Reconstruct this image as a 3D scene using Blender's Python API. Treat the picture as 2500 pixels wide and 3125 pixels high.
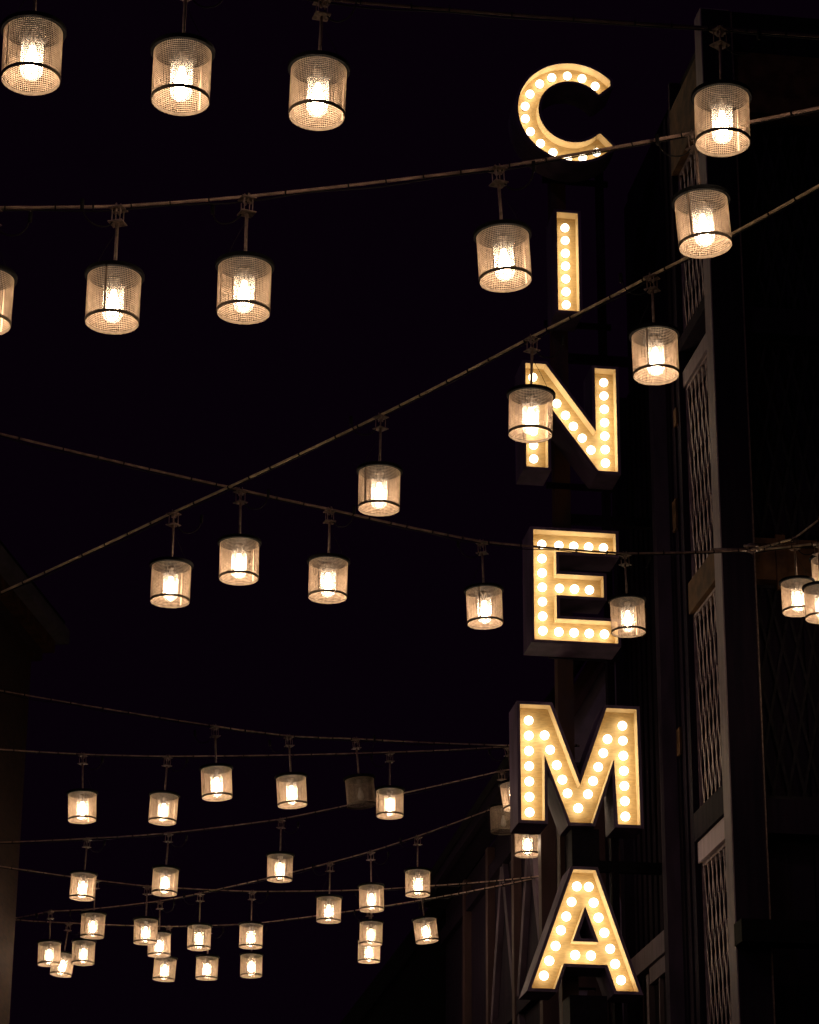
import bpy, math, random
from mathutils import Vector, Matrix
from mathutils.geometry import tessellate_polygon

random.seed(7)
for o in list(bpy.data.objects):
    bpy.data.objects.remove(o)
SC = bpy.context.scene
COL = SC.collection
R = math.radians

# ------------------------------------------------------------------ camera
FPX = 8000.0            # focal length in pixels of the 2500 x 3125 photograph
PITCH, ROLL = R(21.0), R(0.39)
EYE = Vector((0, 0, 1.6))
fwd = Vector((0, math.cos(PITCH), math.sin(PITCH)))
r0 = Vector((1, 0, 0)); u0 = r0.cross(fwd)
CR = math.cos(ROLL) * r0 + math.sin(ROLL) * u0
CU = CR.cross(fwd)
cd = bpy.data.cameras.new('camera')
cam = bpy.data.objects.new('camera', cd)
COL.objects.link(cam)
cam.matrix_world = Matrix(((CR.x, CU.x, -fwd.x, EYE.x), (CR.y, CU.y, -fwd.y, EYE.y), (CR.z, CU.z, -fwd.z, EYE.z), (0, 0, 0, 1)))
cd.sensor_fit = 'VERTICAL'
cd.sensor_height = 24.0
cd.lens = 24.0 * FPX / 3125.0
cd.clip_end = 600
SC.camera = cam

# ------------------------------------------------------------------ night sky
w = bpy.data.worlds.new('World'); SC.world = w; w.use_nodes = True
nt = w.node_tree; nt.nodes.clear()
wo = nt.nodes.new('ShaderNodeOutputWorld'); bg = nt.nodes.new('ShaderNodeBackground')
sky = nt.nodes.new('ShaderNodeTexSky'); sky.sky_type = 'NISHITA'; sky.sun_disc = False
sky.sun_elevation = R(-6); sky.sun_rotation = R(200)
bg.inputs['Strength'].default_value = 0.002
glow = nt.nodes.new('ShaderNodeBackground')
glow.inputs['Color'].default_value = (0.0018, 0.0004, 0.0021, 1); glow.inputs['Strength'].default_value = 1.0
ad = nt.nodes.new('ShaderNodeAddShader')
nt.links.new(sky.outputs[0], bg.inputs['Color'])
nt.links.new(bg.outputs[0], ad.inputs[0]); nt.links.new(glow.outputs[0], ad.inputs[1])
nt.links.new(ad.outputs[0], wo.inputs['Surface'])

# the one sun lamp is an added weak purple fill for the dark surfaces
sl = bpy.data.lights.new('fill_sun', 'SUN'); sl.energy = 0.05; sl.angle = R(0.5); sl.color = (0.85, 0.6, 1.0)
so = bpy.data.objects.new('fill_sun', sl); COL.objects.link(so)
so.rotation_euler = (R(55), 0, R(-35))

SC.view_settings.view_transform = 'Standard'
SC.view_settings.look = 'None'
SC.view_settings.exposure = 0.0
SC.view_settings.gamma = 1.0
SC.render.engine = 'CYCLES'
SC.cycles.use_denoising = True
SC.cycles.denoiser = 'OPENIMAGEDENOISE'
SC.cycles.max_bounces = 8
SC.cycles.transparent_max_bounces = 24
SC.cycles.sample_clamp_indirect = 4.0
SC.cycles.use_adaptive_sampling = False
SC.cycles.use_light_tree = True

LAMP_L = 105.0          # radiance of the lantern bulbs
SIGN_L = 7.0           # radiance of the globe bulbs of the sign

# ------------------------------------------------------------------ places
def ray(x, y):
    return fwd + CR * ((x - 1250) / FPX) - CU * ((y - 1562.5) / FPX)
def at(x, y, depth):
    return EYE + ray(x, y) * depth
AZ = R(-8)              # the street runs 8 degrees to the left of the view
US = Vector((math.sin(AZ), math.cos(AZ), 0))
VS = Vector((math.cos(AZ), -math.sin(AZ), 0))
ZS = Vector((0, 0, 1))
def S(u, v, z):         # street coordinates: along, across to the right, up
    return US * u + VS * v + ZS * z

# ------------------------------------------------------------------ materials
def mat(name, col, rough=0.6, metal=0.0, var=0.25, scale=8.0, stretch=(1, 1, 1), bump=0.0, col2=None, spec=0.5):
    m = bpy.data.materials.new(name); m.use_nodes = True
    t = m.node_tree; b = t.nodes['Principled BSDF']
    b.inputs['Roughness'].default_value = rough; b.inputs['Metallic'].default_value = metal
    b.inputs['Specular IOR Level'].default_value = spec
    tc = t.nodes.new('ShaderNodeTexCoord'); mp = t.nodes.new('ShaderNodeMapping'); mp.inputs['Scale'].default_value = stretch
    n = t.nodes.new('ShaderNodeTexNoise'); n.inputs['Scale'].default_value = scale; n.inputs['Detail'].default_value = 6
    rp = t.nodes.new('ShaderNodeValToRGB')
    c2 = col2 or tuple(c * (1 - var) for c in col); c1 = col if col2 else tuple(min(1, c * (1 + var)) for c in col)
    rp.color_ramp.elements[0].position = 0.35; rp.color_ramp.elements[1].position = 0.65
    rp.color_ramp.elements[0].color = (*c2, 1); rp.color_ramp.elements[1].color = (*c1, 1)
    t.links.new(tc.outputs['Object'], mp.inputs[0]); t.links.new(mp.outputs[0], n.inputs['Vector'])
    t.links.new(n.outputs['Fac'], rp.inputs[0]); t.links.new(rp.outputs[0], b.inputs['Base Color'])
    if bump:
        bp = t.nodes.new('ShaderNodeBump'); bp.inputs['Strength'].default_value = bump; bp.inputs['Distance'].default_value = 0.01
        t.links.new(n.outputs['Fac'], bp.inputs['Height']); t.links.new(bp.outputs[0], b.inputs['Normal'])
    return m

def emit(name, col, strength):
    m = bpy.data.materials.new(name); m.use_nodes = True
    t = m.node_tree; t.nodes.clear()
    o = t.nodes.new('ShaderNodeOutputMaterial'); e = t.nodes.new('ShaderNodeEmission')
    e.inputs[0].default_value = (*col, 1)
    oi = t.nodes.new('ShaderNodeObjectInfo'); mm = t.nodes.new('ShaderNodeMath'); mm.operation = 'MULTIPLY_ADD'
    mm.inputs[1].default_value = strength * 0.5; mm.inputs[2].default_value = strength * 0.75   # no two bulbs are equally bright
    t.links.new(oi.outputs['Random'], mm.inputs[0]); t.links.new(mm.outputs[0], e.inputs[1])
    t.links.new(e.outputs[0], o.inputs[0])
    m.cycles.emission_sampling = 'FRONT'
    return m

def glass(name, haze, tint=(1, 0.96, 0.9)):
    # thin clear jar glass with a milky haze put in to imitate the bulb's glow
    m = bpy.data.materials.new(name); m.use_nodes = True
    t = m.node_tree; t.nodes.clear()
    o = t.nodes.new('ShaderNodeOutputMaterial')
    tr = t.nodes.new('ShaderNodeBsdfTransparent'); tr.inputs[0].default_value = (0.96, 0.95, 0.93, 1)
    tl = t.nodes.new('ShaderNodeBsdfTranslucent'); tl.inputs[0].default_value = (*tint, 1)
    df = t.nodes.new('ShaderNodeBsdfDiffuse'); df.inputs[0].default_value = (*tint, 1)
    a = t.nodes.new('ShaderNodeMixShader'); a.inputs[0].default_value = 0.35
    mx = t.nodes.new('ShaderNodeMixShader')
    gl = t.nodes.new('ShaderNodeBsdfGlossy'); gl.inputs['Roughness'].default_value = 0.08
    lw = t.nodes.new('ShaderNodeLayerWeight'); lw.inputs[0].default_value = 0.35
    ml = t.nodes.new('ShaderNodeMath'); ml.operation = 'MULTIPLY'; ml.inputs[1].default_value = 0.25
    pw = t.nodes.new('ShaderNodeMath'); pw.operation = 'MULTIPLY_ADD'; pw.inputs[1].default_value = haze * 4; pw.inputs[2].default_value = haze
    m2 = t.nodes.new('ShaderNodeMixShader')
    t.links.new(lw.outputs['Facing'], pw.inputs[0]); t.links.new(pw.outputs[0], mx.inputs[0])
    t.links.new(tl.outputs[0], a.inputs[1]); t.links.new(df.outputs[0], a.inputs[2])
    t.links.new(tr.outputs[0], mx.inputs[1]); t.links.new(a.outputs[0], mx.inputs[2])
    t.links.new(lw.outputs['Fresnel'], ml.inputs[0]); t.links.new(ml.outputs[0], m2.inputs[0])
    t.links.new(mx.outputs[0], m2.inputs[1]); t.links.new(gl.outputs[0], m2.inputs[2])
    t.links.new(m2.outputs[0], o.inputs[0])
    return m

M = {}
M['mesh'] = mat('shade_metal', (0.44, 0.335, 0.250), 0.7, 0, 0.2, 30, spec=0.2)
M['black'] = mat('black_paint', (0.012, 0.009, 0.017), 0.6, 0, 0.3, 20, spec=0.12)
M['band'] = mat('black_band_paint', (0.125, 0.10, 0.078), 0.75, 0, 0.2, 30, spec=0.03)
M['cap'] = mat('matt_black_cap', (0.004, 0.004, 0.005), 0.8, 0, 0.2, 20, spec=0.08)
M['steel'] = mat('weathered_steel', (0.22, 0.15, 0.125), 0.5, 0.35, 0.35, 40)
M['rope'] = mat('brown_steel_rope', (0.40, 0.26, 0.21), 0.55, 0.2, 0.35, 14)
M['rope_lit'] = mat('lit_steel_rope', (0.80, 0.60, 0.38), 0.5, 0.2, 0.3, 14)  # same steel rope, lamp light put into a paler colour
M['rope_shaded'] = mat('shaded_steel_rope', (0.11, 0.06, 0.055), 0.6, 0.1, 0.35, 14)  # same steel rope, the weak light put into a darker colour
M['rubber'] = mat('black_rubber', (0.010, 0.009, 0.010), 0.7, spec=0.1)
M['bulb_on'] = emit('lantern_bulb_light', (1.0, 0.73, 0.49), LAMP_L)
M['bulb_off'] = mat('frosted_bulb_unlit', (0.55, 0.52, 0.50), 0.3)
M['jar'] = glass('jar_glass', 0.048)  # haze imitates the bloom around a lit bulb
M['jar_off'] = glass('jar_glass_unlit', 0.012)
M['ceramic'] = mat('socket_ceramic', (0.06, 0.05, 0.045), 0.5)
M['sign_case'] = mat('sign_case_metal', (0.20, 0.135, 0.22), 0.55, 0, 0.3, 5, (1, 1, 0.3))
M['sign_inner'] = mat('sign_inner_paint', (0.66, 0.49, 0.25), 0.6, 0, 0.08, 6)
M['sign_panel'] = mat('sign_panel_ply', (0.62, 0.43, 0.185), 0.6, 0, 0.0, 9, (1.5, 1.5, 7), 0.15, col2=(0.48, 0.32, 0.13))
M['globe'] = emit('globe_bulb_light', (1.0, 0.84, 0.60), SIGN_L)
M['beam'] = mat('dark_rust_beam', (0.055, 0.036, 0.05), 0.65, 0, 0.3, 3, (1, 1, 0.4), 0.2, col2=(0.16, 0.07, 0.035))
M['timber'] = mat('old_brown_timber', (0.15, 0.075, 0.035), 0.75, 0, 0.4, 5, (1, 1, 1), 0.3, col2=(0.06, 0.03, 0.016), spec=0.15)
M['redwood'] = mat('red_brown_timber', (0.06, 0.026, 0.026), 0.7, 0, 0.3, 5, (1, 1, 0.2), 0.3)
M['grey'] = mat('grey_painted_timber', (0.27, 0.20, 0.235), 0.65, 0, 0.15, 4, (4, 4, 0.4), 0.2)
M['dark'] = mat('tarred_board', (0.014, 0.010, 0.020), 0.75, 0, 0.5, 4, (4, 4, 0.3), 0.3, col2=(0.024, 0.015, 0.027), spec=0.04)
M['slat'] = mat('brown_grille_steel', (0.33, 0.23, 0.25), 0.55, 0.1, 0.3, 10)
M['plaster'] = mat('stained_plaster', (0.24, 0.185, 0.26), 0.8, 0, 0.2, 3, (1, 1, 1), 0.2)
M['roof'] = mat('dark_slate', (0.012, 0.010, 0.012), 0.8, spec=0.1)
M['slat_dark'] = mat('dark_grille_steel', (0.022, 0.018, 0.022), 0.7, 0, 0.3, 10, spec=0.1)  # darker steel for the front grilles
M['mauve'] = mat('faded_timber', (0.085, 0.055, 0.085), 0.8, 0, 0.3, 5, (1, 1, 0.3), 0.3)
M['pale'] = mat('pale_painted_board', (0.55, 0.42, 0.50), 0.6, 0, 0.12, 4, (4, 4, 0.4), 0.2)
M['pane'] = mat('dark_window_pane', (0.01, 0.01, 0.012), 0.12)
M['stone'] = mat('grey_cornice_stone', (0.16, 0.14, 0.17), 0.8, 0, 0.2, 4, (1, 1, 1), 0.3)

def brick_mat():
    m = mat('left_wall_brick', (0.22, 0.12, 0.085), 0.85)
    t = m.node_tree; b = t.nodes['Principled BSDF']
    bt = t.nodes.new('ShaderNodeTexBrick'); bt.inputs['Scale'].default_value = 4.4
    bt.inputs['Color1'].default_value = (0.055, 0.026, 0.018, 1); bt.inputs['Color2'].default_value = (0.032, 0.016, 0.014, 1)
    bt.inputs['Mortar'].default_value = (0.05, 0.036, 0.032, 1); bt.inputs['Mortar Size'].default_value = 0.015
    tc = t.nodes.new('ShaderNodeTexCoord'); sx = t.nodes.new('ShaderNodeSeparateXYZ'); cb = t.nodes.new('ShaderNodeCombineXYZ')
    t.links.new(tc.outputs['Object'], sx.inputs[0]); t.links.new(sx.outputs['Y'], cb.inputs['X']); t.links.new(sx.outputs['Z'], cb.inputs['Y'])
    t.links.new(cb.outputs[0], bt.inputs['Vector']); t.links.new(bt.outputs['Color'], b.inputs['Base Color'])
    bp = t.nodes.new('ShaderNodeBump'); bp.inputs['Strength'].default_value = 0.6; bp.inputs['Distance'].default_value = 0.02
    t.links.new(bt.outputs['Fac'], bp.inputs['Height']); bp.invert = True; t.links.new(bp.outputs[0], b.inputs['Normal'])
    return m
M['brick'] = brick_mat()

def cobble_mat():
    m = mat('dark_cobbles', (0.06, 0.055, 0.055), 0.6)
    t = m.node_tree; b = t.nodes['Principled BSDF']
    v = t.nodes.new('ShaderNodeTexVoronoi'); v.feature = 'DISTANCE_TO_EDGE'; v.inputs['Scale'].default_value = 8
    tc = t.nodes.new('ShaderNodeTexCoord'); t.links.new(tc.outputs['Object'], v.inputs['Vector'])
    bp = t.nodes.new('ShaderNodeBump'); bp.inputs['Distance'].default_value = 0.02
    t.links.new(v.outputs['Distance'], bp.inputs['Height']); t.links.new(bp.outputs[0], b.inputs['Normal'])
    return m
M['cobble'] = cobble_mat()

# ------------------------------------------------------------------ mesh helpers
class MB:
    def __init__(s): s.v = []; s.f = []
    def add(s, vs, fs):
        b = len(s.v); s.v += [tuple(p) for p in vs]; s.f += [tuple(i + b for i in f) for f in fs]; return s
    def box(s, c, sx, sy, sz, ax=None):
        ax = ax or (Vector((1, 0, 0)), Vector((0, 1, 0)), Vector((0, 0, 1)))
        c = Vector(c); vs = []
        for k in (-.5, .5):
            for j in (-.5, .5):
                for i in (-.5, .5): vs.append(c + ax[0] * sx * i + ax[1] * sy * j + ax[2] * sz * k)
        return s.add(vs, [(0, 2, 3, 1), (4, 5, 7, 6), (0, 1, 5, 4), (2, 6, 7, 3), (0, 4, 6, 2), (1, 3, 7, 5)])
    def sbox(s, u0, u1, v0, v1, z0, z1):          # box in street coordinates
        return s.box(S((u0 + u1) / 2, (v0 + v1) / 2, (z0 + z1) / 2), u1 - u0, v1 - v0, z1 - z0, (US, VS, ZS))
    def bar(s, p, q, wd, th, side):               # rectangular bar from p to q, wd along 'side'
        p = Vector(p); q = Vector(q); d = (q - p); L = d.length; d.normalize()
        sd = (side - d * side.dot(d)).normalized(); n = d.cross(sd)
        return s.box((p + q) / 2, wd, th, L, (sd, n, d))
    def tube(s, pts, r, n=8, caps=True):
        pts = [Vector(p) for p in pts]; rings = []
        up = Vector((0.3, 0.2, 1)).normalized(); b = len(s.v)
        for i, p in enumerate(pts):
            d = (pts[min(i + 1, len(pts) - 1)] - pts[max(i - 1, 0)]).normalized()
            a = d.cross(up)
            if a.length < 1e-3: a = d.cross(Vector((1, 0, 0)))
            a.normalize(); c = a.cross(d); rr = r[i] if isinstance(r, (list, tuple)) else r
            s.v += [tuple(p + (a * math.cos(2 * math.pi * k / n) + c * math.sin(2 * math.pi * k / n)) * rr) for k in range(n)]
        for i in range(len(pts) - 1):
            for k in range(n):
                s.f.append((b + i * n + k, b + i * n + (k + 1) % n, b + (i + 1) * n + (k + 1) % n, b + (i + 1) * n + k))
        if caps:
            s.f.append(tuple(b + k for k in reversed(range(n)))); e = b + (len(pts) - 1) * n
            s.f.append(tuple(e + k for k in range(n)))
        return s
    def lathe(s, prof, n=24):
        b = len(s.v)
        for r, z in prof:
            s.v += [(r * math.cos(2 * math.pi * k / n), r * math.sin(2 * math.pi * k / n), z) for k in range(n)]
        for i in range(len(prof) - 1):
            for k in range(n):
                s.f.append((b + i * n + k, b + i * n + (k + 1) % n, b + (i + 1) * n + (k + 1) % n, b + (i + 1) * n + k))
        return s
    def mesh(s, name, m, smooth=False):
        me = bpy.data.meshes.new(name); me.from_pydata(s.v, [], s.f); me.update()
        me.materials.append(m)
        if smooth:
            for p in me.polygons: p.use_smooth = True
        return me
    def build(s, name, m, parent=None, smooth=False):
        return obj(name, s.mesh(name, m, smooth), parent)

def obj(name, data, parent=None):
    o = bpy.data.objects.new(name, data); COL.objects.link(o); o.parent = parent
    return o
def empty(name, loc, label, cat, group=None):
    o = obj(name, None); o.location = loc; o.empty_display_size = 0.2
    o['label'] = label; o['category'] = cat
    if group: o['group'] = group
    return o
def tag(o, label, cat, group=None):
    o['label'] = label; o['category'] = cat
    if group: o['group'] = group
    return o

# ------------------------------------------------------------------ ground
g = MB().add([(-150, -60, 0), (150, -60, 0), (150, 240, 0), (-150, 240, 0)], [(0, 1, 2, 3)]).build('ground', M['cobble'])
g['kind'] = 'structure'

# ------------------------------------------------------------------ corner warehouse with the scissor grilles (right)
UC, VC = 24.5, 6.665
bw = empty('warehouse', S(UC + 2, VC + 1.5, 0), 'tall dark timber warehouse with scissor grilles and a grey corner post', 'building')
OB = bw.location
def wpart(mb, name, m, parent=None, smooth=False):
    # vertices come in world space, so the part is moved back against its parent's place
    o = mb.build(name, m, parent or bw, smooth)
    base = (parent or bw)
    off = Vector((0, 0, 0)); p = base
    while p is not None: off += p.location; p = p.parent
    o.location = -off
    return o
# core that closes the view through the gaps
wpart(MB().sbox(24.95, 29.5, VC + 0.25, VC + 4.6, 0, 17.4), 'wall_core', M['dark'])
# corner post: four pieces of boxed-out steel, lit on the street side
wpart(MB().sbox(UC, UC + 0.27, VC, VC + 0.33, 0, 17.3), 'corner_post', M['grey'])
wpart(MB().sbox(UC - 0.012, UC - 0.001, VC + 0.012, VC + 0.335, 0.02, 17.28), 'post_front_shade', M['dark'])  # dark sheet painting the shade on the post's front face
wpart(MB().sbox(UC - 0.03, UC + 0.25, VC + 0.338, VC + 0.352, 0.02, 17.26), 'edge_strip', M['steel'])
wpart(MB().sbox(26.06, 26.125, VC + 0.02, VC + 0.16, 0, 17.25), 'post', M['dark'])
wpart(MB().sbox(27.12, 27.30, VC - 0.03, VC + 0.16, 0, 14.6), 'post', M['mauve'])
wpart(MB().sbox(29.2, 29.4, VC - 0.02, VC + 0.16, 0, 14.6), 'post', M['dark'])
# horizontal beams of the street side, then of the front
for z0, z1, m, pr in ((16.02, 16.85, 'timber', 0.05), (13.80, 13.95, 'dark', 0.03), (13.36, 13.55, 'grey', 0.0),
                      (10.70, 11.05, 'timber', 0.02), (8.20, 8.50, 'dark', 0.04), (7.97, 8.19, 'pale', 0.01),
                      (5.2, 5.5, 'dark', 0.02)):
    wpart(MB().sbox(UC + 0.28, 26.055, VC + 0.06 - pr, VC + 0.22, z0, z1), 'beam', M[m])
for z0, z1, m, pr in ((16.05, 16.80, 'timber', 0.06), (13.4, 13.7, 'dark', 0.02), (11.0, 11.06, 'timber', 0.04), (10.62, 10.985, 'timber', 0.0), (7.95, 8.3, 'dark', 0.02)):
    wpart(MB().sbox(UC + 0.10 - pr, UC + 0.3, VC + 0.36, VC + 3.6, z0, z1), 'beam', M[m])
wpart(MB().sbox(UC + 0.05, UC + 0.095, VC + 0.60, VC + 0.70, 10.5, 11.1), 'cleat', M['timber'])
wpart(MB().sbox(UC - 0.30, UC - 0.02, VC - 0.02, VC + 3.6, 6.78, 7.0), 'ledge', M['cap'])
# vertical boards behind the front grilles
bm = {}
for k in range(18):
    wd = 0.185 + 0.01 * math.sin(k * 2.3)
    wpart(MB().sbox(UC + 0.335 + 0.012 * (k % 3), UC + 0.41, VC + 0.37 + 0.19 * k, VC + 0.37 + 0.19 * k + wd, 0, 17.2), 'plank', M['dark'])
# boards on the street side between the second post and the pilaster, and past it above the window
for k in range(8):
    wpart(MB().sbox(26.13 + 0.122 * k, 26.13 + 0.122 * k + 0.108, VC + 0.10 + 0.02 * (k % 2), VC + 0.2, 0, 17.1), 'plank', M['dark'])
for k in range(15):
    wpart(MB().sbox(27.31 + 0.126 * k, 27.31 + 0.126 * k + 0.112, VC + 0.09 + 0.02 * (k % 2), VC + 0.2, 7.6, 14.5), 'plank', M['dark'])
# rusty fixing plates on the boards
for (u, z, a, b) in ((26.6, 11.9, .16, .36), (26.75, 9.35, .14, .3), (26.45, 13.1, .12, .2), (28.2, 11.2, .2, .3)):
    wpart(MB().sbox(u, u + a, VC + 0.07, VC + 0.095, z, z + b), 'rust_plate', M['timber'])

def grille(kind, a0, a1, z0, z1, plane):
    # a folding lattice: steep flat bars crossing in two layers inside a thin frame
    def P(a, z, d): return S(a, plane + d, z) if kind == 'side' else S(plane + d, a, z)
    ax = US if kind == 'side' else VS
    fr = MB()
    t = 0.03
    for a in (a0, a1): fr.bar(P(a, z0, 0), P(a, z1, 0), t, t, ax)
    for z in (z0, z1): fr.bar(P(a0 - t / 2, z, 0), P(a1 + t / 2, z, 0), t, t, ZS)
    gm = M['slat'] if kind == 'side' else M['slat_dark']
    f = wpart(fr, 'grille', gm)
    sl_, W_, H_ = 0.21, a1 - a0, z1 - z0
    for sgn, d in ((1, -0.008), (-1, 0.008)):
        k = 0
        run = sl_ * H_
        x = a0 - run + 0.06
        while x < a1 + (0 if sgn > 0 else 0):
            xa, xb = x, x + run                    # at z0 and z1 for sgn>0
            za, zb = z0, z1
            if xa < a0: za = z0 + (a0 - xa) / sl_; xa_ = a0
            else: xa_ = xa
            if xb > a1: zb = z0 + (a1 - xa) / sl_; xb_ = a1
            else: xb_ = xb
            if zb - za > 0.12:
                if sgn > 0: p, q = P(xa_, za, d), P(xb_, zb, d)
                else: p, q = P(a0 + a1 - xa_, za, d), P(a0 + a1 - xb_, zb, d)
                mb = MB().bar(p, q, 0.03, 0.005, ax)
                for zz in [za + 0.02 + j * 0.33 for j in range(int((zb - za) / 0.33) + 1)]:
                    c = p + (q - p) * ((zz - za) / (zb - za))
                    mb.box(c, 0.016, 0.016, 0.016, (US, VS, ZS))
                wpart(mb, 'slat', gm, f)
            x += 0.16
    return f
for z0, z1 in ((13.98, 16.0), (11.08, 13.33), (8.53, 10.67), (5.53, 7.94)):
    grille('side', UC + 0.31, 26.03, z0, z1, VC + 0.10)
for z0, z1 in ((13.75, 16.0), (11.1, 13.35), (8.35, 10.58)):
    for a in (VC + 0.42, VC + 1.62):
        grille('front', a, a + 1.14, z0, z1, UC + 0.22)
# low window on the street side, light frame with a mullion
wu0, wu1, wz0, wz1 = 27.42, 28.35, 5.55, 7.15
wf = MB()
for u in (wu0, wu1): wf.sbox(u - .06, u + .06, VC + 0.02, VC + 0.12, wz0 - .1, wz1 + .1)
wf.sbox(wu0 + .06, wu1 - .06, VC + 0.03, VC + 0.12, wz1 - .02, wz1 + .16).sbox(wu0 + .06, wu1 - .06, VC + 0.03, VC + 0.12, wz0 - .12, wz0 + .03)
win = wpart(wf, 'window', M['grey'])
wpart(MB().sbox((wu0 + wu1) / 2 - .02, (wu0 + wu1) / 2 + .02, VC + 0.04, VC + 0.11, wz0 + .03, wz1 - .02), 'mullion', M['grey'], win)
for a, b in ((wu0 + .06, (wu0 + wu1) / 2 - .02), ((wu0 + wu1) / 2 + .02, wu1 - .06)):
    wpart(MB().sbox(a, b, VC + 0.085, VC + 0.095, wz0 + .03, wz1 - .02), 'pane', M['pane'], win)
wpart(MB().sbox(27.31, 29.15, VC + 0.01, VC + 0.13, 7.33, 7.57), 'board', M['grey'])
wpart(MB().sbox(27.31, 29.15, VC + 0.01, VC + 0.13, 4.85, 5.35), 'board', M['grey'])
# corner bracing under the eaves and the flat roof edge
wpart(MB().sbox(25.0, 29.5, VC + 0.3, VC + 4.8, 17.42, 17.6), 'roof', M['roof'])

# ------------------------------------------------------------------ half-timbered house behind the sign
HU, HV = 29.7, 5.78
hs = empty('timber_house', S(HU + 2, HV + 1, 0), 'half timbered house with pale plaster panels behind the sign', 'building')
def hpart(mb, name, m, parent=None): return wpart(mb, name, m, parent or hs)
hpart(MB().sbox(HU + 0.1, HU + 8, HV + 0.1, HV + 3.5, 0, 10.0), 'wall', M['dark'])
for (va, vb, za, zb_) in ((0.17, 0.61, 5.27, 7.33), (0.77, 1.17, 5.27, 7.33), (0.17, 0.61, 7.57, 9.43), (0.77, 1.17, 7.57, 9.43)):
    hpart(MB().sbox(HU + 0.06, HU + 0.098, HV + va, HV + vb, za, zb_), 'plaster_panel', M['plaster'])
hpart(MB().sbox(HU - 0.02, HU + 0.16, HV - 0.02, HV + 0.16, 0, 10.0), 'post', M['redwood'])
for v in (0.62, 1.18):
    hpart(MB().sbox(HU + 0.01, HU + 0.14, HV + v, HV + v + 0.14, 0, 10.2), 'post', M['redwood'])
for u in (1.9, 3.8, 5.7):
    hpart(MB().sbox(HU + u, HU + u + 0.16, HV + 0.0, HV + 0.14, 0, 9.9), 'post', M['redwood'])
for z in (5.05, 7.35, 9.45):
    hpart(MB().sbox(HU + 0.02, HU + 0.13, HV + 0.165, HV + 3.4, z, z + 0.2), 'rail', M['redwood'])
    hpart(MB().sbox(HU + 0.165, HU + 8, HV + 0.02, HV + 0.13, z, z + 0.2), 'rail', M['dark'])
def brace(p, q, wd=0.15):
    hpart(MB().bar(p, q, wd, 0.09, US), 'brace', M['mauve'])
def brace2(p, q, wd=0.15):
    hpart(MB().bar(p, q, wd, 0.09, VS), 'brace', M['redwood'])
for z0, z1 in ((5.25, 7.33), (7.57, 9.43)):
    brace2(S(HU + 0.075, HV + 0.20, z0 + .02), S(HU + 0.075, HV + 0.60, z1 - .02))
    brace2(S(HU + 0.075, HV + 1.16, z0 + .02), S(HU + 0.075, HV + 0.80, z1 - .02), 0.12)
for a, b in ((0.22, 1.05), (1.85, 1.05), (2.1, 2.9), (3.75, 2.95)):
    brace(S(HU + a, HV + 0.075, 7.33), S(HU + b, HV + 0.075, 5.27))
    brace(S(HU + a, HV + 0.075, 7.57), S(HU + b, HV + 0.075, 9.43))
# fascia boards of eave and storey, running down the street
hpart(MB().sbox(HU - 0.15, HU + 8.2, HV - 0.28, HV - 0.20, 10.0, 10.28), 'fascia', M['dark'])
hpart(MB().sbox(HU - 0.12, HU + 8.2, HV - 0.20, HV - 0.12, 4.86, 5.12), 'fascia', M['mauve'])
hpart(MB().sbox(HU - 0.15, HU + 8.2, HV - 0.20, HV + 0.1, 10.03, 10.09), 'soffit', M['dark'])
# steep roof: two slopes falling to the street and to the back
rf = MB()
a = [S(HU - 0.2, HV - 0.3, 10.28), S(HU + 8.2, HV - 0.3, 10.28), S(HU + 8.2, HV + 1.7, 13.2), S(HU - 0.2, HV + 1.7, 13.2)]
rf.add([p for p in a] + [p - ZS * 0.15 for p in a], [(0, 1, 2, 3), (7, 6, 5, 4), (0, 4, 5, 1), (1, 5, 6, 2), (2, 6, 7, 3), (3, 7, 4, 0)])
hpart(rf, 'roof', M['roof'])
hpart(MB().add([S(HU + 0.05, HV, 10.05), S(HU + 0.05, HV + 1.7, 13.0), S(HU + 0.05, HV + 3.4, 13.0), S(HU + 0.05, HV + 3.4, 10.05),
                S(HU + 0.2, HV, 10.05), S(HU + 0.2, HV + 1.7, 13.0), S(HU + 0.2, HV + 3.4, 13.0), S(HU + 0.2, HV + 3.4, 10.05)],
               [(0, 1, 2, 3), (7, 6, 5, 4), (0, 4, 5, 1), (1, 5, 6, 2), (2, 6, 7, 3), (3, 7, 4, 0)]), 'gable_wall', M['plaster'])
hpart(MB().bar(S(HU + 0.0, HV + 0.1, 10.25), S(HU + 0.0, HV + 1.6, 12.9), 0.2, 0.08, VS), 'bargeboard', M['redwood'])

# ------------------------------------------------------------------ farther house down the street
fh = empty('far_house', S(41, 6.2, 0), 'dark gabled house down the street, left of the half timbered one', 'building')
wpart(MB().sbox(39.2, 46, 4.6, 9, 0, 8.2), 'wall', M['cap'], fh)
for v in (4.6, 5.3, 6.0):
    wpart(MB().sbox(39.08, 39.19, v - 0.03, v + 0.12, 0, 8.2), 'post', M['redwood'], fh)
gb = [S(39.0, 4.3, 8.1), S(39.0, 6.6, 11.2), S(39.0, 9.3, 8.1), S(46, 4.3, 8.1), S(46, 6.6, 11.2), S(46, 9.3, 8.1)]
wpart(MB().add(gb, [(0, 1, 2), (3, 5, 4), (0, 3, 4, 1), (1, 4, 5, 2), (0, 2, 5, 3)]), 'roof', M['cap'], fh)
wpart(MB().bar(S(38.95, 4.3, 8.05), S(38.95, 6.6, 11.15), 0.22, 0.08, VS), 'bargeboard', M['cap'], fh)

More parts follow.
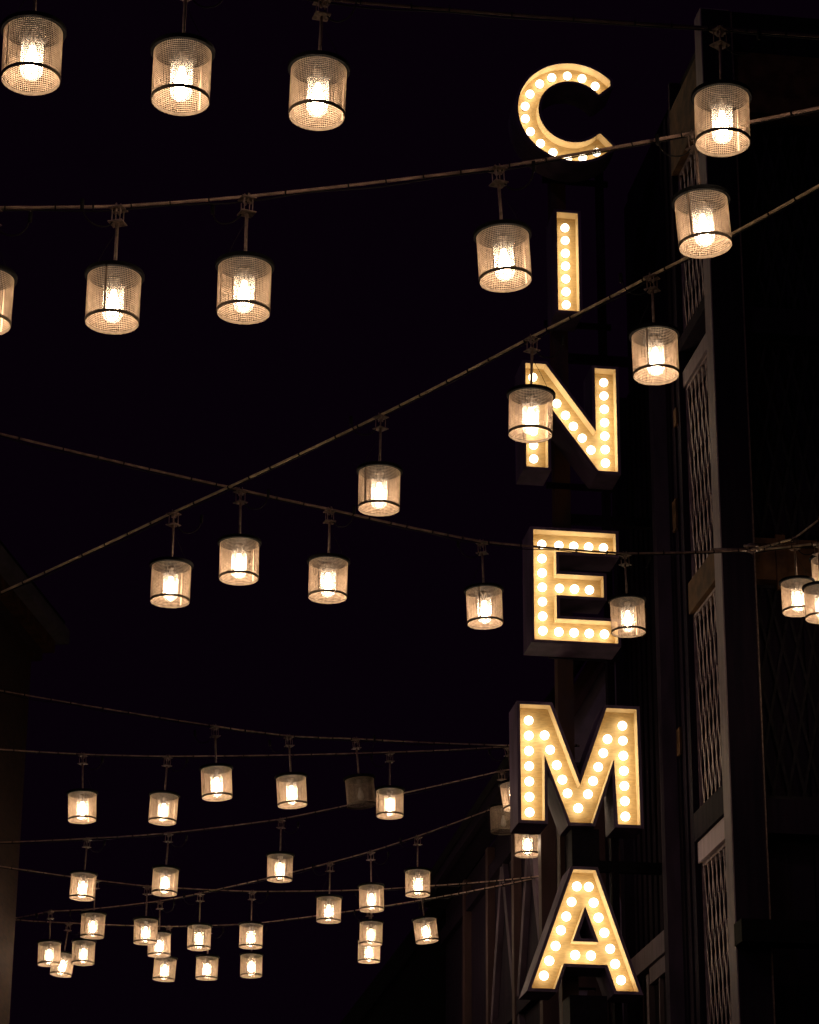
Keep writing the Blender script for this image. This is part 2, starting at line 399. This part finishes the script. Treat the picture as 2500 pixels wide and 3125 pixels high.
# ------------------------------------------------------------------ brick building at the left edge
cor = at(96, 2010, 37.0)
dl = R(7.6); LU = Vector((math.sin(dl), math.cos(dl), 0)); LV = Vector((math.cos(dl), -math.sin(dl), 0))
zc = cor.z
lb = empty('brick_building', (cor.x, cor.y, 0), 'dim brick building with stepped cornice at the left edge', 'building')
lb.rotation_euler = (0, 0, -dl)
MB().box((-3, -4, zc / 2), 6, 8, zc, None).build('wall', M['brick'], lb)
for k, (ov, z0, h, m) in enumerate(((0.12, 0.0, 0.16, 'brick'), (0.26, 0.162, 0.17, 'timber'), (0.42, 0.334, 0.20, 'stone'), (0.36, 0.536, 0.12, 'roof'))):
    MB().box((-3 + ov / 2, -4 + ov / 2, zc + z0 + h / 2), 6 + ov, 8 + ov, h).build('cornice', M[m], lb)
dn = at(-158, 2848, 36.2)
dsk = MB().lathe([(0.0, 0.0), (0.62, 0.0), (0.66, 0.02), (0.68, 0.06), (0.66, 0.10), (0.6, 0.11), (0.58, 0.085), (0.0, 0.085)], 40).build('round_sign', M['black'])
dsk.location = dn; dsk.rotation_euler = (R(90), 0, R(12))
tag(dsk, 'round dark sign disc on the left brick wall, mostly cut off', 'sign')

# ------------------------------------------------------------------ CINEMA sign
SU = 27.0
sg = empty('marquee_sign', S(SU + 0.3, 5.75, 0), 'vertical CINEMA sign of deep box letters filled with globe bulbs', 'sign')
RECESS, DEPTH, RIM = 0.15, 0.48, 0.035
def arc(cv, cz, r, a0, a1, n): return [(cv + r * math.cos(R(a0 + (a1 - a0) * i / n)), cz + r * math.sin(R(a0 + (a1 - a0) * i / n))) for i in range(n + 1)]
LET = [
 ('C', [arc(5.73, 17.31, .66, 45, 313, 44) + [(6.215, 16.885), (6.07, 17.04)] + arc(5.73, 17.31, .415, -41, -320, 40) + [(6.065, 17.58), (6.20, 17.705)]],
  [(6.03,17.73),(5.87,17.82),(5.69,17.84),(5.50,17.80),(5.35,17.70),(5.23,17.55),(5.17,17.38),(5.17,17.21),(5.23,17.04),(5.35,16.89),(5.50,16.78),(5.68,16.72),(5.86,16.74),(6.03,16.83)]),
 ('I', [[(5.52,14.68),(5.52,15.95),(5.77,15.95),(5.77,14.68)]],
  [(5.63,15.79-.1667*k) for k in range(7)]),
 ('N', [[(5.125,12.70),(5.125,13.98),(5.36,13.98),(5.935,13.18),(5.935,13.97),(6.18,13.97),(6.18,12.70),(5.955,12.70),(5.375,13.50),(5.375,12.70)]],
  [(5.225,13.84-.1685*k) for k in range(7)]+[(5.405,13.67),(5.50,13.53),(5.60,13.39),(5.69,13.26),(5.79,13.12),(5.89,12.98)]+[(6.055,13.83-.1667*k) for k in range(7)]),
 ('E', [[(5.195,10.65),(5.195,11.945),(6.135,11.945),(6.135,11.695),(5.45,11.695),(5.45,11.43),(5.985,11.43),(5.985,11.18),(5.45,11.18),(5.45,10.905),(6.135,10.905),(6.135,10.65)]],
  [(5.305,11.80-.17*k) for k in range(7)]+[(5.50+.17*k,11.798) for k in range(4)]+[(5.50+.17*k,11.288) for k in range(3)]+[(5.485+.172*k,10.776) for k in range(4)]),
 ('M', [[(5.03,8.605),(5.025,9.90),(5.36,9.90),(5.68,9.02),(5.99,9.90),(6.325,9.90),(6.335,8.60),(6.09,8.60),(6.06,9.33),(5.81,8.60),(5.565,8.60),(5.29,9.34),(5.285,8.605)]],
  [(5.135,9.74-.1715*k) for k in range(7)]+[(5.31,9.58),(5.37,9.42),(5.44,9.25),(5.50,9.09),(5.555,8.94),(5.67,8.78),(5.78,8.94),(5.84,9.09),(5.90,9.25),(5.96,9.41),(6.01,9.57)]+[(6.18+.0015*k,9.73-.17*k) for k in range(7)]),
 ('A', [[(5.12,6.80),(5.59,8.085),(5.83,8.085),(6.27,6.80),(6.03,6.80),(5.94,7.07),(5.47,7.07),(5.37,6.80)],[(5.71,7.69),(5.57,7.31),(5.85,7.31)]],
  [(5.64,7.92),(5.77,7.92),(5.58,7.75),(5.52,7.59),(5.46,7.44),(5.40,7.27),(5.33,7.11),(5.27,6.95),(5.82,7.75),(5.87,7.59),(5.93,7.43),(5.99,7.26),(6.04,7.10),(6.10,6.93),(5.61,7.18),(5.78,7.18)]),
]
def area(p): return sum(p[i][0] * p[(i + 1) % len(p)][1] - p[(i + 1) % len(p)][0] * p[i][1] for i in range(len(p))) / 2
def offset(p, d):           # p counter-clockwise, d > 0 grows it
    out = []; n = len(p)
    for i in range(n):
        a, b, c = Vector(p[i - 1]), Vector(p[i]), Vector(p[(i + 1) % n])
        e1 = (b - a).normalized(); e2 = (c - b).normalized()
        n1 = Vector((e1.y, -e1.x)); n2 = Vector((e2.y, -e2.x)); h = n1 + n2
        if h.length < 1e-4: out.append(tuple(b + n1 * d)); continue
        h.normalize(); k = max(0.22, h.dot(n1)); out.append(tuple(b + h * (d / k)))
    return out
def wallring(mb, p, ua, ub, flip=False):
    n = len(p); vs = [S(ua, a, b) for a, b in p] + [S(ub, a, b) for a, b in p]
    mb.add(vs, [((i, (i + 1) % n, n + (i + 1) % n, n + i) if not flip else (n + i, n + (i + 1) % n, (i + 1) % n, i)) for i in range(n)])
def strip(mb, p, q, u):
    n = len(p); mb.add([S(u, a, b) for a, b in p] + [S(u, a, b) for a, b in q], [(i, (i + 1) % n, n + (i + 1) % n, n + i) for i in range(n)])
def plate(mb, polys, u):
    tri = tessellate_polygon([[Vector((a, b, 0)) for a, b in p] for p in polys])
    mb.add([S(u, a, b) for p in polys for a, b in p], [tuple(t) for t in tri])
globe_me = None
def globe_mesh():
    r = 0.050; pr = [(0.0001, -r)]
    for i in range(1, 9):
        a = -math.pi / 2 + math.pi * i / 9 * 0.93; pr.append((r * math.cos(a), r * math.sin(a)))
    pr += [(0.018, r * 1.02), (0.018, r * 1.15)]
    return MB().lathe(pr, 16).mesh('globe_bulb', M['globe'], True)
GLOBE = globe_mesh()
COLLAR = MB().lathe([(0.0001, 0.044), (0.022, 0.045), (0.027, 0.055), (0.027, 0.0695), (0.0001, 0.0695)], 16).mesh('collar', M['ceramic'], True)
ROTG = Matrix.Rotation(0, 3, 'X')
zb = US; xb = VS; yb = zb.cross(xb)
GROT = Matrix(((xb.x, yb.x, zb.x), (xb.y, yb.y, zb.y), (xb.z, yb.z, zb.z))).to_euler()
for ch, polys, bulbs in LET:
    polys = [p if area(p) > 0 else p[::-1] for p in polys]
    out = [offset(p, RIM) if i == 0 else offset(p, -RIM) for i, p in enumerate(polys)]
    case = MB()
    for p, q in zip(polys, out):
        wallring(case, q, SU, SU + DEPTH); strip(case, p, q, SU)
        wallring(case, p, SU + 0.0, SU + 0.004)
    plate(case, out, SU + DEPTH)
    let = wpart(case, 'letter', M['sign_case'], sg); let['label'] = 'box letter %s lit by globe bulbs' % ch
    inn = MB()
    for p in polys: wallring(inn, p, SU + 0.0045, SU + RECESS)
    wpart(inn, 'inner_wall', M['sign_inner'], let)
    pn = MB(); plate(pn, [offset(polys[0], 0.004)] + [offset(p, -0.004) for p in polys[1:]], SU + RECESS)
    wpart(pn, 'back_panel', M['sign_panel'], let)
    off = sg.location + let.location
    for v, z in bulbs:
        b = obj('bulb', GLOBE, let); b.location = S(SU + 0.080, v, z) - off; b.rotation_euler = GROT
        c = obj('bulb_collar', COLLAR, let); c.location = S(SU + 0.080, v, z) - off; c.rotation_euler = GROT
# posts and brackets that carry the letters
def hbeam(v0, v1, u0, u1, z0, z1):
    m = MB(); t = 0.022
    m.sbox(u0, u0 + t, v0, v1, z0, z1).sbox(u1 - t, u1, v0, v1, z0, z1)
    m.sbox(u0 + t, u1 - t, v0, v0 + 0.03, z0, z1).sbox(u0 + t + 0.03, u1 - t, (v0 + v1) / 2 - .01, (v0 + v1) / 2 + .01, z0, z1)
    return m
wpart(hbeam(5.55, 5.73, SU + 0.50, SU + 0.68, 2.0, 17.2), 'post', M['beam'], sg)
wpart(hbeam(6.12, 6.20, SU + 0.50, SU + 0.62, 2.0, 17.0), 'post', M['dark'], sg)
for za, zb_ in ((8.20, 8.32), (12.25, 12.36), (14.28, 14.38), (6.35, 6.5)):
    wpart(MB().sbox(SU + 0.52, SU + 0.60, 5.74, 6.69, za, zb_), 'bracket', M['black'], sg)
for (v0, v1, za, zb_) in ((5.60, 5.90, 8.10, 8.56), (5.55, 5.95, 6.2, 6.76)):
    wpart(MB().sbox(SU + 0.1, SU + 0.49, v0, v1, za, zb_), 'junction_box', M['black'], sg)
for (za) in (16.45, 14.55, 12.5, 10.45):
    wpart(MB().sbox(SU + 0.485, SU + 0.52, 5.45, 6.25, za + .15, za + .22), 'mounting_bar', M['black'], sg)

# ------------------------------------------------------------------ wire mesh lantern (prototype meshes)
SD, SH, HT = 0.15, 0.283, 0.735
def shade():
    m = MB(); n, rows, t = 88, 24, 0.0009
    wv = 0.0006; wh = 0.0010
    z0, z1 = 0.010, SH
    for k in range(n):
        a = 2 * math.pi * k / n; c, s = math.cos(a), math.sin(a)
        m.box((SD * c, SD * s, (z0 + z1) / 2), 2 * t, 2 * wv, z1 - z0, (Vector((c, s, 0)), Vector((-s, c, 0)), Vector((0, 0, 1))))
    for j in range(rows):
        z = z0 + (z1 - z0) * (j + 0.5) / rows; N = 88
        m.lathe([(SD - t * .9, z - wh), (SD + t * .9, z - wh), (SD + t * .9, z + wh), (SD - t * .9, z + wh), (SD - t * .9, z - wh)], N)
    a = 0.9; c, s = math.cos(a), math.sin(a)   # overlapped seam
    m.box(((SD - .002) * c, (SD - .002) * s, (z0 + z1) / 2), .001, .011, z1 - z0, (Vector((c, s, 0)), Vector((-s, c, 0)), Vector((0, 0, 1))))
    return m.mesh('mesh_shade', M['mesh'])
PM = {}
PM['mesh_shade'] = shade()
PM['bottom_band'] = MB().lathe([(SD - .0025, 0), (SD + .003, 0), (SD + .003, .019), (SD - .0025, .019), (SD - .0025, 0)], 64).mesh('bottom_band', M['band'])
PM['cap'] = MB().lathe([(0.0001, SH), (0.155, SH), (0.162, SH + .002), (0.166, SH + .0), (0.169, SH + .004), (0.169, SH + .020), (0.165, SH + .027), (0.155, SH + .030), (0.03, SH + .040), (0.02, SH + .055), (0.0001, SH + .055)], 48).mesh('cap', M['cap'], True)
PM['rod'] = MB().tube([(0, 0, SH + .05), (0, 0, HT - .10)], .0095, 10).mesh('rod', M['steel'], True)
d45 = (Vector((.7071, .7071, 0)), Vector((-.7071, .7071, 0)), Vector((0, 0, 1)))
PM['clamp_plate'] = MB().box((0, 0, 0), .086, .086, .006, d45).mesh('clamp_plate', M['steel'])
cf = MB()
for x, y in ((.035, 0), (-.035, 0), (0, .035), (0, -.035)):
    cf.tube([(x, y, HT - .113), (x, y, HT - .004)], .0035, 6)
    cf.tube([(x, y, HT - .113), (x, y, HT - .105)], .007, 6).tube([(x, y, HT - .022), (x, y, HT - .012)], .007, 6)
for x in (-.012, .014):
    cf.tube([(x, -.012, HT - .05), (x, -.013, HT + .0), (x, -.006, HT + .016), (x, .006, HT + .016), (x, .013, HT), (x, .012, HT - .045)], .0035, 6)
    cf.box((x, 0, HT - .035), .012, .034, .018)
PM['clamp_frame'] = cf.mesh('clamp_frame', M['steel'])
pr = [(0.0005, .006)]
for i in range(1, 9):
    a = math.pi / 2 * i / 8; pr.append((.057 * math.sin(a), .006 + .057 * (1 - math.cos(a))))
pr += [(.057, .12), (.057, .18), (.057, .215), (.060, .228), (.067, .238), (.0725, .240), (.0735, .244), (.071, .247)]
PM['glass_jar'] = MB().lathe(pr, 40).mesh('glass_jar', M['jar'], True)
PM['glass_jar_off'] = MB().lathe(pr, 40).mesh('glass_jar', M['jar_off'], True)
PM['socket'] = MB().lathe([(.0001, .200), (.016, .200), (.019, .212), (.019, .25), (.03, .262), (.03, SH - .001)], 16).mesh('socket', M['ceramic'], True)
pb = [(.0005, .064), (.012, .066), (.023, .073), (.031, .085), (.0345, .100), (.034, .116), (.029, .137), (.022, .160), (.016, .180), (.0135, .199)]
PM['bulb'] = MB().lathe(pb, 10).mesh('bulb', M['bulb_on'], True)
PM['bulb_off'] = MB().lathe(pb, 14).mesh('bulb', M['bulb_off'], True)
sw = [(0.012, 0, .56), (.03, .01, .52), (.07, .015, .44), (.105, .02, .36), (.12, .02, SH + .03)]
PM['safety_wire'] = MB().tube(sw, .0018, 5).mesh('safety_wire', M['rubber'])
cl = [(0.015, 0, .66), (.05, .01, .60), (.10, .015, .575), (.16, .012, .585), (.20, .005, .63), (.215, 0, .70), (.22, 0, .725)]
def smooth_path(p, n=5):
    p = [Vector(q) for q in p]; out = []
    for i in range(len(p) - 1):
        a, b, c, d = p[max(i - 1, 0)], p[i], p[i + 1], p[min(i + 2, len(p) - 1)]
        for k in range(n):
            t = k / n
            out.append(0.5 * (2 * b + (c - a) * t + (2 * a - 5 * b + 4 * c - d) * t * t + (3 * b - 3 * c + d - a) * t ** 3))
    return out + [p[-1]]
cm = MB().tube(smooth_path(cl), .0045, 6).tube([(.215, 0, .66), (.217, 0, .725)], .012, 8)
PM['power_cord'] = cm.mesh('power_cord', M['rubber'], True)

DU = 2500 / 1725.0
# (x, bottom, depth in metres along the view, tilt in degrees, lit, label); x and bottom in 1725-wide picture units
ROWS = {
 1: [(65, 200, 13.35, 1, 1, 'lit mesh lantern at the top left corner, first on the topmost cable'),
     (380, 244, 13.5, -1, 1, 'lit mesh lantern on the topmost cable, second from the left'),
     (667, 274.6, 14.0, -2, 1, 'lit mesh lantern on the topmost cable, third from the left'),
     (1522, 330, 14.4, -1.5, 1, 'highest lit lantern in front of the warehouse corner post')],
 2: [(-34, 708, 14.6, 0, 1, 'lit lantern cut off by the left edge of the picture'),
     (236, 704, 14.65, .5, 1, 'large lit lantern on the second cable, nearest the left edge but whole'),
     (512.5, 684, 14.75, -.5, 1, 'large lit lantern on the second cable, in the upper middle left'),
     (1065, 616, 14.95, 3.5, 1, 'tilted large lit lantern just left of the letter I'),
     (1486, 544, 14.8, 2.5, 1, 'lit lantern under the highest one at the warehouse corner post')],
 3: [(358, 1281, 20.0, -.5, 1, 'lowest lit lantern on the steep rising cable, at lower left'),
     (798, 1088, 18.9, 0, 1, 'lit lantern alone on the rising cable, in the middle of the picture'),
     (1117, 934, 17.9, -1.5, 1, 'lit lantern hanging in front of the letter N'),
     (1382, 811, 17.15, 1.5, 1, 'lit lantern between the letter N and the side grilles')],
 4: [(503, 1233, 20.05, 0, 1, 'lit lantern where the falling cable crosses the rising cable'),
     (690, 1272, 20.3, 0, 1, 'lit lantern on the falling cable, just left of the middle'),
     (1022, 1326, 21.9, 2.5, 1, 'tilted lit lantern just left of the letter E'),
     (1324, 1344, 22.9, 2, 1, 'lit lantern overlapping the lower right corner of the letter E'),
     (1682, 1300, 24.5, 0, 1, 'whole lit lantern near the right edge before the warehouse front')],
 41: [(1746, 1250, 24.6, 1, 1, 'upper of two lanterns cut off by the right edge')],
 42: [(1731, 1314, 23.9, -1, 1, 'lower of two lanterns cut off by the right edge')],
 5: [(457.6, 1688, 25.9, 3, 1, 'lit lantern above the lower left cluster, first on its cable'),
     (616, 1704, 26.7, 4, 1, 'tilted lit lantern above the lower cluster, left of the dark lantern'),
     (762, 1705, 27.5, 6, 0, 'unlit tilted lantern with dark bulb beside a lit one')],
 6: [(173, 1735, 28.0, 2, 1, 'lit lantern on the nearly level cable, nearest the left wall'),
     (342, 1738.5, 28.1, -1.5, 1, 'lit lantern on the nearly level cable, second from the left wall'),
     (821, 1726, 29.0, 0, 1, 'lit lantern immediately right of the unlit tilted lantern'),
     (1088, 1709, 29.8, 7, 1, 'lit tilted lantern half hidden behind the letter M')],
 7: [(172, 1898, 31.3, -2, 1, 'lit lantern at lower left, top left of the far cluster'),
     (346, 1888, 30.8, -1.5, 1, 'lit lantern at the top of the far cluster, second from the left'),
     (589, 1859.5, 30.8, .5, 1, 'lit lantern standing alone above the middle of the far cluster'),
     (1061, 1759, 30.4, 1, 0, 'unlit lantern just left of the foot of the letter M')],
 8: [(103, 2036, 35.2, 1, 1, 'far lit lantern lying furthest left in the cluster'),
     (174.6, 2034, 35.0, -1, 1, 'far lit lantern at lower left, right of two overlapping ones'),
     (335, 2017, 34.8, .5, 1, 'far lit lantern overlapped by its upper left neighbour'),
     (418.7, 2002.6, 34.0, 0, 1, 'far lit lantern with a clear gap on both sides, centre left of the cluster'),
     (692, 1946, 32.2, 0, 1, 'far lit lantern left of the stacked pair below the middle'),
     (783, 1922, 32.0, 1, 1, 'top lantern of three stacked one above another left of the M'),
     (880, 1890.6, 31.8, 1, 1, 'far lit lantern highest at the right of the cluster'),
     (1111, 1807, 31.2, 0, 1, 'lit lantern showing below the left foot of the letter M')],
 9: [(194, 1978.5, 33.3, -1, 1, 'far lit lantern below the top left one of the cluster'),
     (306, 1990.6, 33.3, 0, 1, 'far lit lantern overlapping the one at its lower right'),
     (528, 1999.6, 34.0, 0, 1, 'far lit lantern at the upper end of the vertical pair in the cluster'),
     (781, 1994, 34.6, 0, 1, 'middle lantern of three stacked one above another left of the M'),
     (900, 1988, 34.0, 8, 1, 'strongly tilted far lantern at the right end of the cluster')],
 10: [(128, 2058, 36.0, -6, 1, 'tilted far lantern overlapped by two others at lower left'),
      (344.5, 2068, 35.6, -4, 1, 'lowest lit lantern in the left half, tilted slightly left'),
      (435, 2065.6, 35.8, 0, 1, 'far lit lantern at the bottom, second of three level ones'),
      (529, 2060, 36.2, 0, 1, 'far lit lantern at the lower end of the vertical pair in the cluster'),
      (777, 2030, 35.6, 0, 1, 'bottom lantern of three stacked one above another left of the M')],
}
TOPS = {}
def make_lantern(x, bottom, depth, tilt, lit, label):
    px, pyb = x * DU, bottom * DU
    wpx = FPX * 2 * SD / depth
    elev = math.asin(max(-1, min(1, ray(px, pyb).normalized().z)))
    P = at(px, pyb - wpx / 2 * math.sin(elev), depth)
    yaw = random.uniform(-0.5, 0.5) + (math.pi if random.random() < .35 else 0)
    rot = Matrix.Rotation(R(-tilt + random.uniform(-.8, .8)), 3, 'Y') @ Matrix.Rotation(R(random.uniform(-1.2, 1.2)), 3, 'X') @ Matrix.Rotation(yaw, 3, 'Z')
    e = empty('lantern', P, label, 'lantern', 'mesh lanterns hung along the cables')
    e.rotation_euler = rot.to_euler()
    for nm in ('mesh_shade', 'bottom_band', 'cap', 'rod', 'clamp_frame', 'socket', 'safety_wire', 'power_cord'):
        obj(nm, PM[nm], e)
    for z in (HT - .108, HT - .018):
        c = obj('clamp_plate', PM['clamp_plate'], e); c.location = (0, 0, z)
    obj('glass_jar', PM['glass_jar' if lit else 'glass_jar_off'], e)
    obj('bulb', PM['bulb' if lit else 'bulb_off'], e)
    return P + rot @ Vector((0, 0, HT))
for r, L in ROWS.items():
    TOPS[r] = [make_lantern(*l) for l in L]

# ------------------------------------------------------------------ cables
def A(x, y, d): return at(x * DU, y * DU, d)
def ext(p, q, k): return q + (q - p) * k
CABLES = [
 ('topmost steel cable that carries the four highest lanterns', [A(-250, -60, 13.2)] + TOPS[1] + [A(1850, 84, 14.6)], True),
 ('long steel cable rising gently past the bottom of the letter C', [A(-260, 462, 14.6)] + TOPS[2] + [A(1850, 200, 14.7)], True),
 ('bright steel cable rising steeply from lower left to upper right', [A(-150, 1316, 21.0)] + TOPS[3] + [A(1620, 450, 16.5), A(1850, 318, 15.9)], True),
 ('steel cable falling from the left across the letter E', [A(-150, 876, 19.2)] + TOPS[4][:4] + [A(1580, 1158, 23.9)], True),
 ('short upper branch cable at the right edge', [A(1580, 1158, 23.9), TOPS[4][4], TOPS[41][0], A(1850, 1008, 24.9)], True),
 ('short lower branch cable at the right edge', [A(1580, 1159, 23.9), TOPS[42][0], A(1850, 1110, 23.9)], True),
 ('cable falling from the left edge to the unlit tilted lantern', [A(-120, 1432, 24.5)] + TOPS[5] + [A(1060, 1569, 29.0), A(1220, 1569, 30.2)], False),
 ('nearly level cable that meets the letter M near its middle', [A(-120, 1569, 27.6)] + TOPS[6] + [A(1200, 1548, 30.4)], False),
 ('curved cable rising to the right under the level one', [A(-120, 1777, 31.6)] + TOPS[7] + [A(1200, 1600, 30.4)], False),
 ('cable rising from the far left cluster to the foot of the M', [A(26, 1934, 36.6)] + TOPS[8] + [A(1200, 1640, 30.7)], False),
 ('sagging far cable through the upper part of the cluster', [A(-100, 1808, 32.8)] + TOPS[9] + [A(1160, 1842, 31.0)], False),
 ('lowest far cable sagging from the brick wall', [A(26, 1936, 36.7)] + TOPS[10] + [A(1160, 1842, 31.4)], False),
]
def sample(pts, step, sag):
    out = []
    for i in range(len(pts) - 1):
        a, b = pts[i], pts[i + 1]; L = (b - a).length; n = max(2, int(L / step))
        for k in range(n):
            t = k / n; p = a.lerp(b, t); p.z -= sag * L * 4 * t * (1 - t); out.append(p)
    return out + [pts[-1]]
for label, pts, near in CABLES:
    pts = [Vector(p) for p in pts]
    rm = M['rope_shaded' if label.startswith('topmost') else 'rope_lit' if label.startswith(('bright', 'short')) else 'rope']
    e = empty('steel_cable', pts[0], label, 'cable', 'steel cables strung over the street')
    o = pts[0]; r = 0.0095
    P = sample([p - o for p in pts], 0.008 if near else 0.15, 0.004)
    if near:
        mb = MB(); n = 12; d = 0.0; up = Vector((0, 0, 1))
        for i, p in enumerate(P):
            dr = (P[min(i + 1, len(P) - 1)] - P[max(i - 1, 0)]).normalized(); a = dr.cross(up).normalized(); c = a.cross(dr)
            if i: d += (p - P[i - 1]).length
            for k in range(n):
                th = 2 * math.pi * k / n + 2 * math.pi * d / 0.085
                rr = r * (1.06 if k % 2 else 0.86)
                mb.v.append(tuple(p + (a * math.cos(th) + c * math.sin(th)) * rr))
        for i in range(len(P) - 1):
            for k in range(n):
                mb.f.append((i * n + k, i * n + (k + 1) % n, (i + 1) * n + (k + 1) % n, (i + 1) * n + k))
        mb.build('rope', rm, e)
    else:
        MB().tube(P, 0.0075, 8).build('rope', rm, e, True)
    # thin power wire slung under the rope, and the ties that hold it
    W = []; Q = sample([p - o for p in pts], 0.07, 0.004); ph = random.uniform(0, 6)
    for i, p in enumerate(Q):
        W.append(p + Vector((0, 0, -0.016 - 0.009 * (1 + math.sin(i * 0.55 + ph)) * (0.5 + 0.5 * math.sin(i * .093 + ph)))))
    MB().tube(W, 0.0045, 5).build('power_wire', M['rubber'], e, True)
    tb = MB(); i = 2
    while i < len(Q) - 1:
        dr = (Q[i + 1] - Q[i]).normalized(); c = Q[i] + Vector((0, 0, -.003))
        tb.tube([c - dr * .004, c + dr * .004], 0.0155, 8)
        tb.tube([c + Vector((0, 0, .012)), c + Vector((.004, -.004, .03))], .002, 4)
        i += random.choice((3, 3, 4, 5))
    t = tb.build('wire_tie', M['rubber'], e); t['kind'] = 'stuff'
# shackle where the falling cable forks
J = A(1578, 1158, 23.85)
sh = MB().tube([Vector((-.35, 0, .0)), Vector((-.02, 0, .0))], .016, 8).tube([(-.03, 0, 0), (0, -.01, .05), (.05, -.01, .05), (.07, 0, 0), (.03, 0, -.03), (-.03, 0, 0)], .012, 8).tube([(-.05, -.02, .03), (.08, -.02, .035)], .014, 8).build('cable_shackle', M['steel'], None, True)
sh.location = J; tag(sh, 'small steel shackle joining the forked cable before the corner post', 'shackle')
